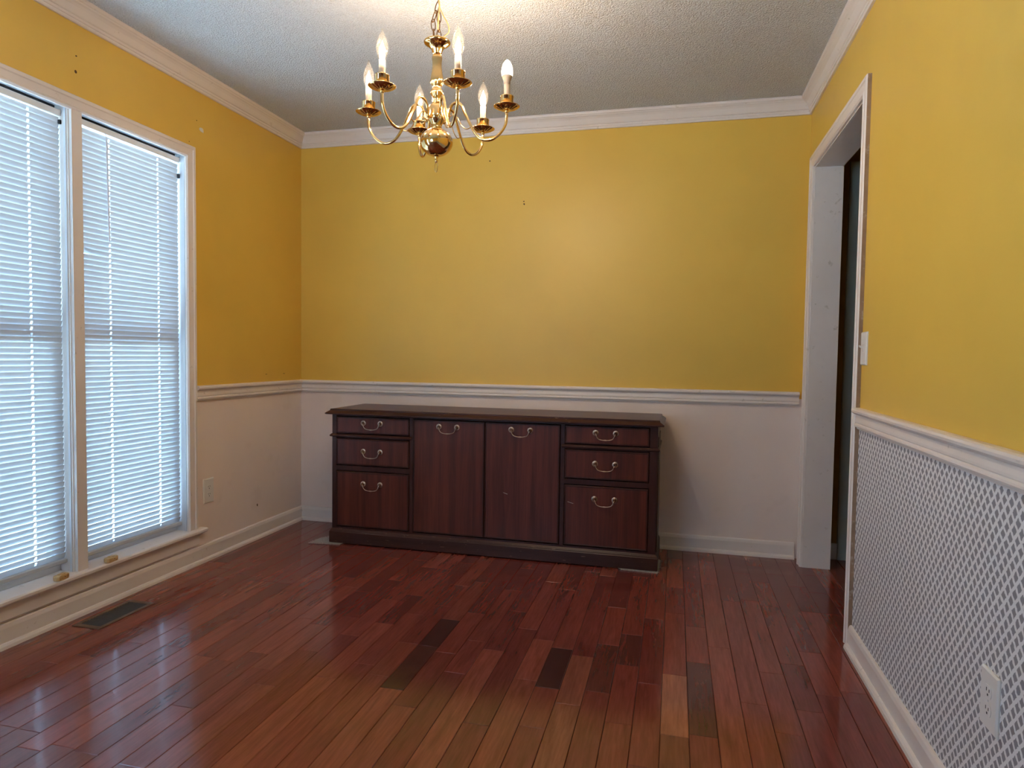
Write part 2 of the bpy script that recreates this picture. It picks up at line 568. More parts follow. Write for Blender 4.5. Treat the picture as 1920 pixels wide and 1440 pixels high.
# ------------------------------------------------------------------ floor of separate planks
w = MB(); w.box((XLo, YR - WALL_T, -0.06), (2.35, 4.0, -0.014))
floor = tag(w.build('floor', M['subfloor']), 'glossy reddish-brown hardwood floor of short planks', 'floor', kind='structure')
PW = 0.0805
X0P = -0.0175
plank_meshes = {}
def plank_mesh(L, wd):
    key = (round(L, 3), round(wd, 4))
    if key in plank_meshes:
        return plank_meshes[key]
    g, ch, T = 0.0005, 0.0014, 0.014
    mb = MB()
    x0, x1, y0, y1 = g, wd - g, g, L - g
    v = [(x0, y0, -T), (x1, y0, -T), (x1, y1, -T), (x0, y1, -T),
         (x0, y0, -ch), (x1, y0, -ch), (x1, y1, -ch), (x0, y1, -ch),
         (x0 + ch, y0 + ch, 0), (x1 - ch, y0 + ch, 0), (x1 - ch, y1 - ch, 0), (x0 + ch, y1 - ch, 0)]
    f = [(8, 9, 10, 11)]
    for a in (0, 4):
        for j in range(4):
            f.append((a + j, a + (j + 1) % 4, a + 4 + (j + 1) % 4, a + 4 + j))
    me = bpy.data.meshes.new('plank')
    me.from_pydata(v, [], f)
    me.materials.append(M['plank'])
    me.update()
    plank_meshes[key] = me
    return me

def plank_colour(rng, x, y):
    t = rng.random()
    base = [(0.200, 0.044, 0.033), (0.221, 0.050, 0.036), (0.239, 0.055, 0.039), (0.182, 0.040, 0.032), (0.255, 0.063, 0.042)]
    c = base[int(t * 4.999)]
    k = 0.88 + 0.24 * rng.random()
    return (c[0] * k, c[1] * k, c[2] * k, 1)

fixed = {  # column index -> [(y0, y1, colour)] boards that stand out in the photograph
    0: [(1.910, 2.285, (0.36, 0.125, 0.070, 1)), (1.58, 1.910, (0.20, 0.058, 0.038, 1))],
    -5: [(2.083, 2.383, (0.070, 0.022, 0.020, 1))],
    -2: [(2.311, 2.575, (0.120, 0.032, 0.026, 1))],
    -11: [(2.27, 2.525, (0.070, 0.022, 0.018, 1)), (1.945, 2.27, (0.095, 0.028, 0.022, 1))],
    1: [(1.93, 2.40, (0.110, 0.032, 0.027, 1))],
    -4: [(2.00, 2.34, (0.26, 0.080, 0.050, 1)), (1.60, 2.00, (0.245, 0.074, 0.046, 1))],
    -3: [(2.10, 2.46, (0.125, 0.034, 0.027, 1))],
}
rng = random.Random(21)
LENS = [0.26, 0.32, 0.38, 0.46, 0.56, 0.70, 0.90]
stuff = MB()
NEAR_Y, FAR_Y = 1.46, YB
k0 = math.floor((XL - X0P) / PW)
k1 = math.ceil((XR - X0P) / PW)
cols = []
for k in range(k0, k1 + 6):
    xa, xb = X0P + k * PW, X0P + (k + 1) * PW
    if xa < XL:
        xa = XL
    cols.append((k, xa, xb))
n_planks = 0
for (k, xa, xb) in cols:
    wd = xb - xa
    if wd < 0.004:
        continue
    end = 3.87 if xa > XR - 0.08 else FAR_Y
    start = NEAR_Y if xa < XR - 0.02 else 2.5
    cuts = sorted(fixed.get(k, []))
    segs = []
    y = start - rng.random() * 0.12
    ci = 0
    while y < end - 1e-6:
        nxt = cuts[ci] if ci < len(cuts) else None
        if nxt and y >= nxt[0] - 1e-6:
            segs.append((nxt[0], nxt[1], nxt[2])); y = nxt[1]; ci += 1
            continue
        L = rng.choice(LENS if xa > -1.5 else LENS[3:] + [1.1])
        y2 = min(y + L, end)
        if nxt and y2 > nxt[0] - 0.12:
            y2 = nxt[0]
        if end - y2 < 0.10:
            y2 = end
        segs.append((y, y2, plank_colour(rng, xa, y))); y = y2
    for (a, b_, c_) in segs:
        o = bpy.data.objects.new('plank', plank_mesh(b_ - a, wd))
        COL.objects.link(o)
        o.parent = floor
        o.location = (xa, a, 0)
        o.color = c_
        n_planks += 1
    if xa < XR:
        y2 = segs[0][0]
        while y2 > YR + 0.01:
            L = rng.choice(LENS[2:])
            y1_ = max(y2 - L, YR)
            stuff.cbox((xa + 0.0003, y1_ + 0.0003, -0.014), (xb - 0.0003, y2 - 0.0003, 0), 0.0011)
            y2 = y1_
so = stuff.build('plank_rest', M['plank'], floor)
so.color = (0.19, 0.052, 0.036, 1)
so['kind'] = 'stuff'
so['label'] = 'planks of the floor nearer than the frame'

# ------------------------------------------------------------------ mouldings
CROWN = [(0, H), (0, 2.358), (0.010, 2.358), (0.0125, 2.362), (0.0125, 2.369), (0.0165, 2.371), (0.0175, 2.378), (0.014, 2.382),
         (0.020, 2.385), (0.026, 2.395), (0.034, 2.408), (0.043, 2.416), (0.050, 2.420), (0.052, 2.424), (0.058, 2.427), (0.060, 2.432), (0.060, H)]
RAIL = [(0, 0.902), (0.019, 0.902), (0.026, 0.899), (0.029, 0.893), (0.028, 0.886), (0.021, 0.880), (0.014, 0.876), (0.013, 0.868),
        (0.0155, 0.856), (0.0155, 0.850), (0.012, 0.846), (0.0175, 0.842), (0.0185, 0.837), (0.016, 0.832), (0.009, 0.829), (0.009, 0.824), (0, 0.824)]
BASE = [(0, 0.088), (0.006, 0.088), (0.010, 0.083), (0.0125, 0.074), (0.0135, 0.070), (0.0135, 0.020), (0.021, 0.0175), (0.0255, 0.011), (0.027, 0.0), (0, 0.0)]
def crown(name, wall, a, b_, label):
    tag(sweep(name, M['trim'], wall, a, b_, CROWN, (1, 1)), label, 'crown molding', kind='structure')
crown('trim_1', 'left', YR, YB, 'white crown molding over the window wall')
crown('trim_2', 'back', XL, XR, 'white crown molding over the back wall')
crown('trim_3', 'right', YR, YB, 'white crown molding over the doorway wall')
crown('trim_4', 'rear', XL, XR, 'white crown molding behind the viewer')
CY0, CY1 = 1.515, 2.840            # outer edges of the window casing
def rail(name, wall, a, b_, mt, label):
    tag(sweep(name, M['trim'], wall, a, b_, RAIL, mt), label, 'chair rail', kind='structure')
rail('trim_5', 'left', CY1, YB, (0, 1), 'white chair rail between the window and the corner')
rail('trim_6', 'back', XL, XR - 0.018, (1, 0), 'white chair rail across the back wall over the credenza')
rail('trim_7', 'right', YR, DY0 - 0.055, (1, 0), 'white chair rail over the trellis wallpaper')
rail('trim_8', 'left', RY1 + 0.06, CY0, (0, 0), 'white chair rail between the window pair and the added fill-light window of the left wall')
rail('trim_9', 'left', YR, RY0 - 0.06, (1, 0), 'white chair rail on the window wall behind the viewer')
def base_b(name, wall, a, b_, mt, label):
    tag(sweep(name, M['trim'], wall, a, b_, BASE, mt), label, 'baseboard', kind='structure')
base_b('baseboard_left', 'left', YR, YB, (1, 1), 'white baseboard under the window wall')
base_b('baseboard_back', 'back', XL, XR - 0.018, (1, 0), 'white baseboard behind the credenza')
base_b('baseboard_right', 'right', YR, DY0 - 0.055, (1, 0), 'white baseboard under the trellis wallpaper')
base_b('baseboard_rear', 'rear', XL, XR, (1, 1), 'white baseboard behind the viewer')

# wall blemishes (children of their wall)
def blob(name, parent, mat, c, r, axis, sq=1.0, n=9, seed=0, thick=0.0015, sgn=1):
    rg = random.Random(seed)
    pts = []
    for j in range(n):
        a = 2 * math.pi * j / n
        rr = r * (0.75 + 0.5 * rg.random())
        pts.append((rr * math.cos(a), rr * math.sin(a) * sq))
    v = []
    for lay in (0.0, thick * sgn):
        for (s, t) in pts:
            sc_ = 1.0 if lay == 0 else 0.85
            v.append((c[0] + lay, c[1] + s * sc_, c[2] + t * sc_) if axis == 'x' else (c[0] + s * sc_, c[1] + lay, c[2] + t * sc_))
    f = [(j, (j + 1) % n, n + (j + 1) % n, n + j) for j in range(n)] + [tuple(range(n, 2 * n))]
    return mesh_obj(name, v, f, mat, parent)
blob('spackle_patch', wall_left, M['spackle'], (XL, 2.903, 2.179), 0.017, 'x', 0.75, 8, 3)
blob('nail_hole', wall_left, M['hole'], (XL, 2.184, 2.173), 0.0065, 'x', 1, 8, 4)
blob('nail_hole', wall_left, M['hole'], (XL, 2.188, 2.234), 0.0035, 'x', 0.8, 8, 5)
blob('nail_hole', wall_left, M['hole'], (XL, 2.868, 2.215), 0.0025, 'x', 1, 7, 6)
blob('nail_hole', wall_left, M['hole'], (XL, 2.815, 2.096), 0.0025, 'x', 1, 7, 7)
blob('nail_hole', wall_back, M['hole'], (-0.88, YB, 1.972), 0.004, 'y', 1, 7, 8, sgn=-1)
blob('nail_hole', wall_back, M['hole'], (-0.878, YB, 1.957), 0.005, 'y', 1.1, 7, 9, sgn=-1)
blob('nail_hole', wall_back, M['hole'], (-1.088, YB, 2.216), 0.005, 'y', 0.7, 7, 10, sgn=-1)
blob('scuff_mark', wall_left, M['hole'], (XL, 3.44, 0.945), 0.010, 'x', 0.14, 9, 11, 0.0006)
blob('scuff_mark', wall_left, M['hole'], (XL, 3.62, 0.945), 0.012, 'x', 0.12, 9, 12, 0.0006)
blob('scuff_mark', wall_left, M['hole'], (XL, 3.35, 0.19), 0.0055, 'x', 1.6, 7, 13, 0.0006)

# ------------------------------------------------------------------ window pair on the left wall
win = tag(empty('window_1', (XL, 2.18, WZ0)), 'pair of tall white windows with blinds left of the credenza', 'window', kind='structure')
wo = Vector((XL, 2.18, WZ0))
class WB(MB):
    """mesh builder that takes world coordinates and stores them relative to the window root"""
    def build(self, name, mat, parent=win, smooth=False):
        self.v = [(a - wo.x, b_ - wo.y, c_ - wo.z) for a, b_, c_ in self.v]
        return MB.build(self, name, mat, parent, smooth)
CAS = [(0.0, 0.0), (0.0, 0.010), (0.006, 0.016), (0.012, 0.016), (0.015, 0.0125), (0.040, 0.0155), (0.044, 0.019), (0.056, 0.019), (0.060, 0.014), (0.060, 0.0)]
def vcasing(mb, y_in, y_out, z0, z1, miter=True):
    s = 1 if y_out > y_in else -1
    v = []
    for zi, zz in enumerate((z0, z1)):
        for (a, p_) in CAS:
            v.append((XL + p_, y_in + s * a, zz + (a if (zi == 1 and miter) else 0)))
    n = len(CAS)
    mb.add(v, [(j, (j + 1) % n, n + (j + 1) % n, n + j) for j in range(n)] + [tuple(range(n)), tuple(range(2 * n - 1, n - 1, -1))])
ZC = 2.014
w = WB(); vcasing(w, 2.780, 2.840, 0.182, ZC); w.build('casing', M['trim'])
w = WB(); vcasing(w, 1.575, 1.515, 0.182, ZC); w.build('casing', M['trim'])
w = WB(); v = []
for e in (0, 1):
    for (a, p_) in CAS:
        v.append((XL + p_, (1.575 - a) if e == 0 else (2.780 + a), ZC + a))
n = len(CAS)
w.add(v, [(j, (j + 1) % n, n + (j + 1) % n, n + j) for j in range(n)] + [tuple(range(n)), tuple(range(2 * n - 1, n - 1, -1))])
w.build('head_casing', M['trim'])
w = WB(); w.box((XL - 0.10, WYM0, WZ0), (XL, WYM1, WZ1)); w.box((XL, WYM0 + 0.004, 0.182), (XL + 0.014, WYM1 - 0.004, ZC)); w.build('mullion', M['trim'])
# jamb liners
for (ya, yb) in ((WY0 - 0.02, WY0), (WY1, WY1 + 0.02)):
    w = WB(); w.box((XLo, ya, WZ0), (XL, yb, WZ1)); w.build('jamb', M['vinyl'])
w = WB(); w.box((XLo, WY0 - 0.02, WZ1), (XL, WY1 + 0.02, WZ1 + 0.02)); w.build('head_jamb', M['vinyl'])
# vinyl tracks on the jambs that show beside the blinds
for (yj, s) in ((WY1, -1), (WYM0, -1), (WYM1, 1), (WY0, 1)):
    w = WB()
    for xt in (-0.012, -0.085):
        w.box((XL + xt - 0.005, yj, WZ0), (XL + xt + 0.005, yj + s * 0.004, WZ1))
    w.build('jamb_track', M['vinyl'])
# shade in the gap above each headrail, put in as a black strip
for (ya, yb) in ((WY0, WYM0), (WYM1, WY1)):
    w = WB(); w.box((XL - 0.064, ya + 0.004, 2.013), (XL - 0.058, yb - 0.004, WZ1)); w.build('gap_shade_strip', M['black'])
# stool, apron
w = WB(); w.cbox((XL - 0.115, 1.49, 0.160), (XL + 0.040, 2.885, 0.182), 0.006); w.build('stool', M['trim'])
w = WB(); w.cbox((XL, 1.525, 0.098), (XL + 0.016, 2.850, 0.160), 0.004); w.build('apron', M['trim'])
w = WB(); w.box((XLo - 0.02, WY0 - 0.02, 0.12), (XL - 0.10, WY1 + 0.02, 0.168)); w.build('outer_sill', M['vinyl'])
def sash(name, y0, y1, z0, z1, x0, x1, st=0.038, rl=0.045, br=0.055):
    w = WB()
    w.box((x0, y0, z0), (x1, y0 + st, z1)); w.box((x0, y1 - st, z0), (x1, y1, z1))
    w.box((x0, y0 + st, z0), (x1, y1 - st, z0 + br)); w.box((x0, y0 + st, z1 - rl), (x1, y1 - st, z1))
    s = w.build(name, M['vinyl'])
    g = WB(); xm = (x0 + x1) / 2
    g.box((xm - 0.002, y0 + st, z0 + br), (xm + 0.002, y1 - st, z1 - rl))
    g.build('glass_pane', M['glass'], s)
for (ya, yb) in ((WY0, WYM0), (WYM1, WY1)):
    sash('upper_sash', ya + 0.002, yb - 0.002, 1.100, WZ1 - 0.002, XL - 0.128, XL - 0.098, rl=0.035, br=0.040)
    sash('lower_sash', ya + 0.002, yb - 0.002, 0.183, 1.140, XL - 0.096, XL - 0.066, rl=0.040, br=0.050)

# yellowed blocks on the stool
def sill_block(y, x, rz, label):
    o = tag(empty('window_latch', (x, y, 0.182), rz), label, 'latch', 'yellowed latches on the stool')
    prof = [(-0.030, -0.006), (-0.024, -0.014), (0.022, -0.014), (0.030, -0.006), (0.030, 0.008), (0.022, 0.014), (-0.024, 0.014), (-0.030, 0.008)]
    v = []
    for (z, s) in ((0, 0.96), (0.004, 1.0), (0.015, 1.0), (0.019, 0.90)):
        v += [(b_ * s, a * s, z) for (a, b_) in prof]
    f = [tuple(range(24, 32))]
    for k in range(3):
        for j in range(8):
            f.append((k * 8 + j, k * 8 + (j + 1) % 8, k * 8 + 8 + (j + 1) % 8, k * 8 + 8 + j))
    mesh_obj('body', v, f, M['yellowed'], o)
    s = MB(); s.cbox((-0.008, -0.013, 0.019), (0.008, 0.015, 0.023), 0.002); s.build('lever', M['yellowed'], o)
    s = MB(); s.lathe([(0.003, 0), (0.003, 0.0012)], 8, (0.0135, 0.004, 0.010)); s.build('screw', M['slot'], o)
sill_block(2.062, -2.302, 0.10, 'small yellowed latch block on the stool left of the mullion')
sill_block(2.298, -2.302, 0.06, 'small yellowed latch block on the stool right of the mullion')

# ------------------------------------------------------------------ mini blinds
SL, SW, PITCH_S = 0.576, 0.0252, 0.0221
CORDS = (-0.115, 0.160)
def slat_mesh(bend=False, dent=0.0):
    tilt = math.radians(73)          # room-side edge up
    na = 4
    ys = [-SL / 2]
    if bend:
        ys += [-SL / 2 + 0.02, -SL / 2 + 0.05, -SL / 2 + 0.085]
    for c_ in CORDS:
        ys += [c_ - 0.0048, c_ + 0.0048]
    if dent:
        ys += [dent - 0.05, dent, dent + 0.05]
    ys += [SL / 2]
    ys = sorted(ys)
    v, f = [], []
    for y in ys:
        tl, dz = tilt, 0.0
        if bend:
            t = max(0.0, 1 - (y + SL / 2) / 0.10)
            tl = tilt - t * math.radians(62)
            dz = 0.010 * t
        if dent:
            t = max(0.0, 1 - abs(y - dent) / 0.05)
            tl = tilt - t * math.radians(28)
        for i in range(na + 1):
            s = (i / na - 0.5) * SW
            crown_ = 0.0018 * (1 - (2 * i / na - 1) ** 2)
            # s along the width: +s = room side / up
            v.append((s * math.cos(tl) + crown_ * math.sin(tl), y, s * math.sin(tl) - crown_ * math.cos(tl) + dz))
    for j in range(len(ys) - 1):
        ym = (ys[j] + ys[j + 1]) / 2
        hole = any(abs(ym - c_) < 0.004 for c_ in CORDS)
        for i in range(na):
            if hole and i in (1, 2):
                continue
            a = j * (na + 1) + i
            f.append((a, a + 1, a + na + 2, a + na + 1))
    me = bpy.data.meshes.new('slat')
    me.from_pydata(v, [], f)
    me.materials.append(M['slat'])
    me.polygons.foreach_set('use_smooth', [True] * len(me.polygons))
    me.update()
    return me
SLAT = slat_mesh()
SLAT_BENT = slat_mesh(True)
SLAT_DENT = slat_mesh(False, -0.03)
def blind(yc, label, wand, bottom, specials):
    xb = XL - 0.044
    root = tag(empty('window_blind', (xb, yc, bottom)), label, 'blind', 'white mini blinds in the window pair')
    top = 1.986
    h = MB(); h.cbox((-0.013, -SL / 2, top - bottom), (0.013, SL / 2, top - bottom + 0.025), 0.002); h.build('headrail', M['plastic'], root)
    z0 = bottom + 0.030
    nsl = int((top - 0.008 - z0) / PITCH_S)
    for i in range(nsl + 1):
        me = specials.get(i, SLAT)
        z = z0 + i * PITCH_S - bottom
        o = bpy.data.objects.new('slat', me)
        COL.objects.link(o); o.parent = root; o.location = (0, 0, z)
        o.rotation_euler = (0, math.radians(rng.uniform(-2.2, 2.2)), 0)
    r = MB(); r.cbox((-0.012, -SL / 2, 0.0), (0.012, SL / 2, 0.018), 0.003); r.build('bottom_rail', M['slat'], root)
    for c_ in CORDS:
        t = MB()
        t.tube([(0.0, c_ - 0.002, 0.01), (0.0, c_ - 0.002, top - bottom)], 0.0006, 6)
        t.build('ladder_cord', M['slat'], root)
    if wand:
        t = MB()
        t.tube([(0.022, -0.235 + 0.09, top - bottom - 0.020), (0.024, -0.228 + 0.09, 1.535 - bottom)], 0.0032, 6)
        t.tube([(0.010, -0.236 + 0.09, top - bottom + 0.004), (0.020, -0.236 + 0.09, top - bottom - 0.006), (0.022, -0.235 + 0.09, top - bottom - 0.022)], 0.0015, 6)
        t.build('tilt_wand', M['vinyl'], root)
    t = MB(); t.cbox((0.004, SL / 2 - 0.006, top - bottom - (0.075 if wand else 0.03)), (0.014, SL / 2 + 0.002, top - bottom - (0.052 if wand else 0.012)), 0.002)
    t.build('cord_tip', M['black'], root)
    if wand:
        t = MB(); t.cbox((0.0, -SL / 2, -0.016), (0.012, -SL / 2 + 0.016, -0.004), 0.002); t.build('hold_down_clip', M['black'], root)
    return root
blind((WYM1 + WY1) / 2, 'white mini blind with tilt wand in the right-hand window by the corner', True, 0.212, {56: SLAT_BENT})
blind((WY0 + WYM0) / 2, 'white mini blind without wand in the left-hand window cut by the frame', False, 0.218, {29: SLAT_DENT, 4: SLAT_DENT})

# ------------------------------------------------------------------ unseen windows added out of view for fill light
def fill_window(name, loc, rz, hw, hh, units, label):
    rw = tag(empty(name, loc, rz), label, 'window', kind='structure')
    for (a, b_) in (((0, -hw - 0.06, -0.06), (0.018, hw + 0.06, 0)), ((0, -hw - 0.06, hh), (0.018, hw + 0.06, hh + 0.06)), ((0, -hw - 0.06, 0), (0.018, -hw, hh)), ((0, hw, 0), (0.018, hw + 0.06, hh))):
        w = MB(); w.box(a, b_); w.build('casing', M['trim'], rw)
    for i in range(units):
        ya = -hw + i * 2 * hw / units
        yb = ya + 2 * hw / units
        w = MB()
        w.box((-0.09, ya, 0), (-0.05, ya + 0.04, hh)); w.box((-0.09, yb - 0.04, 0), (-0.05, yb, hh))
        w.box((-0.09, ya + 0.04, 0), (-0.05, yb - 0.04, 0.05)); w.box((-0.09, ya + 0.04, hh - 0.05), (-0.05, yb - 0.04, hh)); w.box((-0.085, ya + 0.04, hh / 2 - 0.02), (-0.055, yb - 0.04, hh / 2 + 0.02))
        s_ = w.build('sash', M['vinyl'], rw)
        g = MB(); g.box((-0.072, ya + 0.04, 0.05), (-0.068, yb - 0.04, hh / 2 - 0.02)); g.build('glass_pane', M['glass'], s_)
        g = MB(); g.box((-0.072, ya + 0.04, hh / 2 + 0.02), (-0.068, yb - 0.04, hh - 0.05)); g.build('glass_pane', M['glass'], s_)
fill_window('fill_window_2', (XL, (RY0 + RY1) / 2, RZ0), 0, (RY1 - RY0) / 2, RZ1 - RZ0, 1, 'white window without blinds, added unseen along the same wall for fill light')
fill_window('fill_window_3', ((QX0 + QX1) / 2, YR, QZ0), math.pi / 2, (QX1 - QX0) / 2, QZ1 - QZ0, 2, 'white window without blinds, added behind the viewer for fill light')

# ------------------------------------------------------------------ cased doorway in the right wall
dr = tag(empty('door_1', (XR, (DY0 + DY1) / 2, 0)), 'white cased doorway into the hall right of the credenza', 'doorway', kind='structure')
do = Vector((XR, (DY0 + DY1) / 2, 0))
def dpart(name, a, b_, mat, fm=None, ch=None):
    w = MB()
    a2 = tuple(p_ - q for p_, q in zip(a, do)); b2 = tuple(p_ - q for p_, q in zip(b_, do))
    if ch:
        w.cbox(a2, b2, ch)
    else:
        w.box(a2, b2)
    if fm:
        w.m = fm
    return w.build(name, mat, dr)
dpart('jamb', (XR - 0.001, DY1, 0), (XRo + 0.002, DY1 + 0.018, DZ), M['trim'])
dpart('jamb', (XR - 0.001, DY0 - 0.018, 0), (XRo + 0.002, DY0, DZ), M['trim'])
dpart('head_jamb', (XR - 0.001, DY0 - 0.018, DZ), (XRo + 0.002, DY1 + 0.018, DZ + 0.018), M['trim'])
def dcasing(y_in, y_out, z1, name='casing'):
    s = 1 if y_out > y_in else -1
    v = []
    for e in (0, 1):
        for (a, p_) in CAS:
            v.append((-p_, y_in + s * a - do.y, 0 if e == 0 else z1 + a))
    n = len(CAS)
    f = [(j, (j + 1) % n, n + (j + 1) % n, n + j) for j in range(n)] + [tuple(range(n)), tuple(range(2 * n - 1, n - 1, -1))]
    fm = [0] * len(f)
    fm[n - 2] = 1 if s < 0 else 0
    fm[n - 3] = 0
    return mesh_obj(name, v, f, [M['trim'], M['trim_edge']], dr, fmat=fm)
dcasing(DY1 + 0.004, DY1 + 0.064, DZ + 0.005)
dcasing(DY0 + 0.004, DY0 - 0.056, DZ + 0.005)
v = []
for e in (0, 1):
    for (a, p_) in CAS:
        v.append((-p_, ((DY0 + 0.004 - a) if e == 0 else (DY1 + 0.004 + a)) - do.y, DZ + 0.005 + a))
n = len(CAS)
mesh_obj('head_casing', v, [(j, (j + 1) % n, n + (j + 1) % n, n + j) for j in range(n)] + [tuple(range(n)), tuple(range(2 * n - 1, n - 1, -1))], M['trim'], dr)

# ------------------------------------------------------------------ outlets and switch
def plate(root, wdt, hgt):
    p_ = MB()
    v = [(0, -wdt / 2, -hgt / 2), (0, wdt / 2, -hgt / 2), (0, wdt / 2, hgt / 2), (0, -wdt / 2, hgt / 2)]
    v += [(0.003, a, b_) for _, a, b_ in v[:4]]
    v += [(0.0065, a * 0.90, b_ * 0.94) for _, a, b_ in v[:4]]
    f = [(8, 9, 10, 11)]
    for k in (0, 4):
        for j in range(4):
            f.append((k + j, k + (j + 1) % 4, k + 4 + (j + 1) % 4, k + 4 + j))
    p_.add(v, f)
    p_.build('cover_plate', M['plastic'], root)
def outlet(loc, rz, label):
    root = tag(empty('wall_outlet', loc, rz), label, 'outlet', 'wall outlets')
    plate(root, 0.078, 0.126)
    for zc in (0.0195, -0.0195):
        v, ring = [], []
        for x in (0.004, 0.0078):
            for j in range(16):
                a = 2 * math.pi * j / 16
                v.append((x, 0.0165 * math.cos(a), zc + max(-0.013, min(0.013, 0.0165 * math.sin(a)))))
        f = [(j, (j + 1) % 16, 16 + (j + 1) % 16, 16 + j) for j in range(16)] + [tuple(range(16, 32))]
        rc = mesh_obj('receptacle', v, f, M['plastic'], root)
        for (yy, hh_) in ((-0.006, 0.0075), (0.006, 0.0065)):
            s = MB(); s.box((0.0072, yy - 0.0011, zc + 0.003 - hh_ / 2), (0.0082, yy + 0.0011, zc + 0.003 + hh_ / 2)); s.build('slot', M['slot'], rc)
        s = MB(); s.box((0.0072, -0.0022, zc - 0.0095), (0.0082, 0.0022, zc - 0.005)); s.build('ground_hole', M['slot'], rc)
    s = MB(); s.box((0.006, -0.002, -0.002), (0.0078, 0.002, 0.002)); s.build('screw', M['vinyl'], root)
outlet((XL, 2.933, 0.357), 0.0, 'white duplex outlet on the left wall beside the window')
outlet((XR, 1.572, 0.365), math.pi, 'white duplex outlet on the grey trellis wallpaper')
sw = tag(empty('light_switch', (XR, 2.634, 1.119), math.pi), 'white toggle light switch on the yellow wall by the doorway', 'switch')
plate(sw, 0.072, 0.120)
s = MB(); s.cbox((0.006, -0.006, -0.013), (0.0085, 0.006, 0.013), 0.001); s.build('toggle_frame', M['plastic'], sw)
s = MB(); v = [(0.006, -0.004, -0.004), (0.006, 0.004, -0.004), (0.006, 0.004, 0.006), (0.006, -0.004, 0.006), (0.021, -0.0032, 0.006), (0.021, 0.0032, 0.006), (0.021, 0.0032, 0.012), (0.021, -0.0032, 0.012)]
s.add(v, [(4, 5, 6, 7), (0, 1, 5, 4), (1, 2, 6, 5), (2, 3, 7, 6), (3, 0, 4, 7)]); s.build('toggle', M['plastic'], sw)
for zz in (-0.030, 0.030):
    s = MB(); s.box((0.006, -0.002, zz - 0.002), (0.0074, 0.002, zz + 0.002)); s.build('screw', M['vinyl'], sw)

# ------------------------------------------------------------------ floor register
vr = tag(empty('floor_register', (-2.192, 2.205, 0)), 'brown metal floor register with dark louvres under the window', 'vent')
w = MB()
ax, ay = 0.064, 0.142
for (a, b_) in (((-ax, -ay, 0), (ax, -ay + 0.022, 0.004)), ((-ax, ay - 0.022, 0), (ax, ay, 0.004)), ((-ax, -ay + 0.022, 0), (-ax + 0.017, ay - 0.022, 0.004)), ((ax - 0.017, -ay + 0.022, 0), (ax, ay - 0.022, 0.004))):
    w.cbox(a, b_, 0.0012)
w.build('frame', M['register'], vr)
w = MB(); w.box((-ax + 0.015, -ay + 0.020, 0.0002), (ax - 0.015, ay - 0.020, 0.0006)); w.build('duct_backing', M['slot'], vr)
for j in range(17):
    yy = -ay + 0.028 + j * (2 * ay - 0.056) / 16
    w = MB()
    w.add([(-ax + 0.016, yy - 0.003, 0.0008), (ax - 0.016, yy - 0.003, 0.0008), (ax - 0.016, yy + 0.0025, 0.0036), (-ax + 0.016, yy + 0.0025, 0.0036),
           (-ax + 0.016, yy - 0.002, 0.0004), (ax - 0.016, yy - 0.002, 0.0004), (ax - 0.016, yy + 0.0035, 0.0032), (-ax + 0.016, yy + 0.0035, 0.0032)],
          [(0, 1, 2, 3), (7, 6, 5, 4), (0, 4, 5, 1), (2, 6, 7, 3), (1, 5, 6, 2), (3, 7, 4, 0)])
    w.build('louvre', M['register_dark'], vr)

# ------------------------------------------------------------------ credenza
ZF = 0.006
cr = tag(empty('credenza', (-0.970, 3.575, ZF), math.radians(-0.3)), 'long dark mahogany credenza with brass bail pulls against the back wall', 'credenza')
# local frame: x along the front, y back, z up; front face of the frame at y = -FR
FR, BK = 0.200, 0.205
BW = 0.896          # half width of the body
body = MB()
Zt, Zp = 0.727, 0.072
body.box((-BW, -FR + 0.02, Zp - 0.02), (-BW + 0.02, BK, Zt))
body.box((BW - 0.02, -FR + 0.02, Zp - 0.02), (BW, BK, Zt))
body.box((-BW + 0.02, BK - 0.008, Zp - 0.02), (BW - 0.02, BK, Zt))
body.box((-BW + 0.02, -FR + 0.02, Zp - 0.02), (BW - 0.02, BK - 0.008, Zp))
body.box((-0.42, -FR + 0.022, Zp), (-0.40, BK - 0.01, Zt))
body.box((0.40, -FR + 0.022, Zp), (0.42, BK - 0.01, Zt))
body.box((-BW + 0.02, -FR + 0.030, Zp), (BW - 0.02, -FR + 0.036, Zt))     # dust board behind the fronts
# side posts grooves
for sx_ in (-1, 1):
    body.box((sx_ * BW, -FR + 0.055, Zp), (sx_ * (BW + 0.004), BK - 0.03, Zt - 0.06))
body.build('carcass', M['mahogany_frame'], cr)
def rail_part(name, x0, x1, z0, z1, y0=-FR, y1=-FR + 0.02, mat='mahogany_frame'):
    w = MB(); w.cbox((x0, y0, z0), (x1, y1, z1), 0.0015); return w.build(name, M[mat], cr)
for (xa, xb) in ((-BW, -0.870), (0.858, BW)):
    rail_part('stile', xa, xb, Zp - 0.01, Zt)
for (xa, xb) in ((-0.428, -0.409), (0.407, 0.427)):
    rail_part('stile', xa, xb, Zp - 0.01, Zt)
for (xa, xb) in ((-0.870, -0.428), (0.427, 0.858)):
    rail_part('drawer_rail', xa, xb, 0.596, 0.618)
    rail_part('drawer_rail', xa, xb, 0.412, 0.440)
rail_part('top_rail', -0.870, 0.858, 0.718, Zt)
rail_part('bottom_rail', -0.870, 0.858, Zp - 0.01, 0.092)
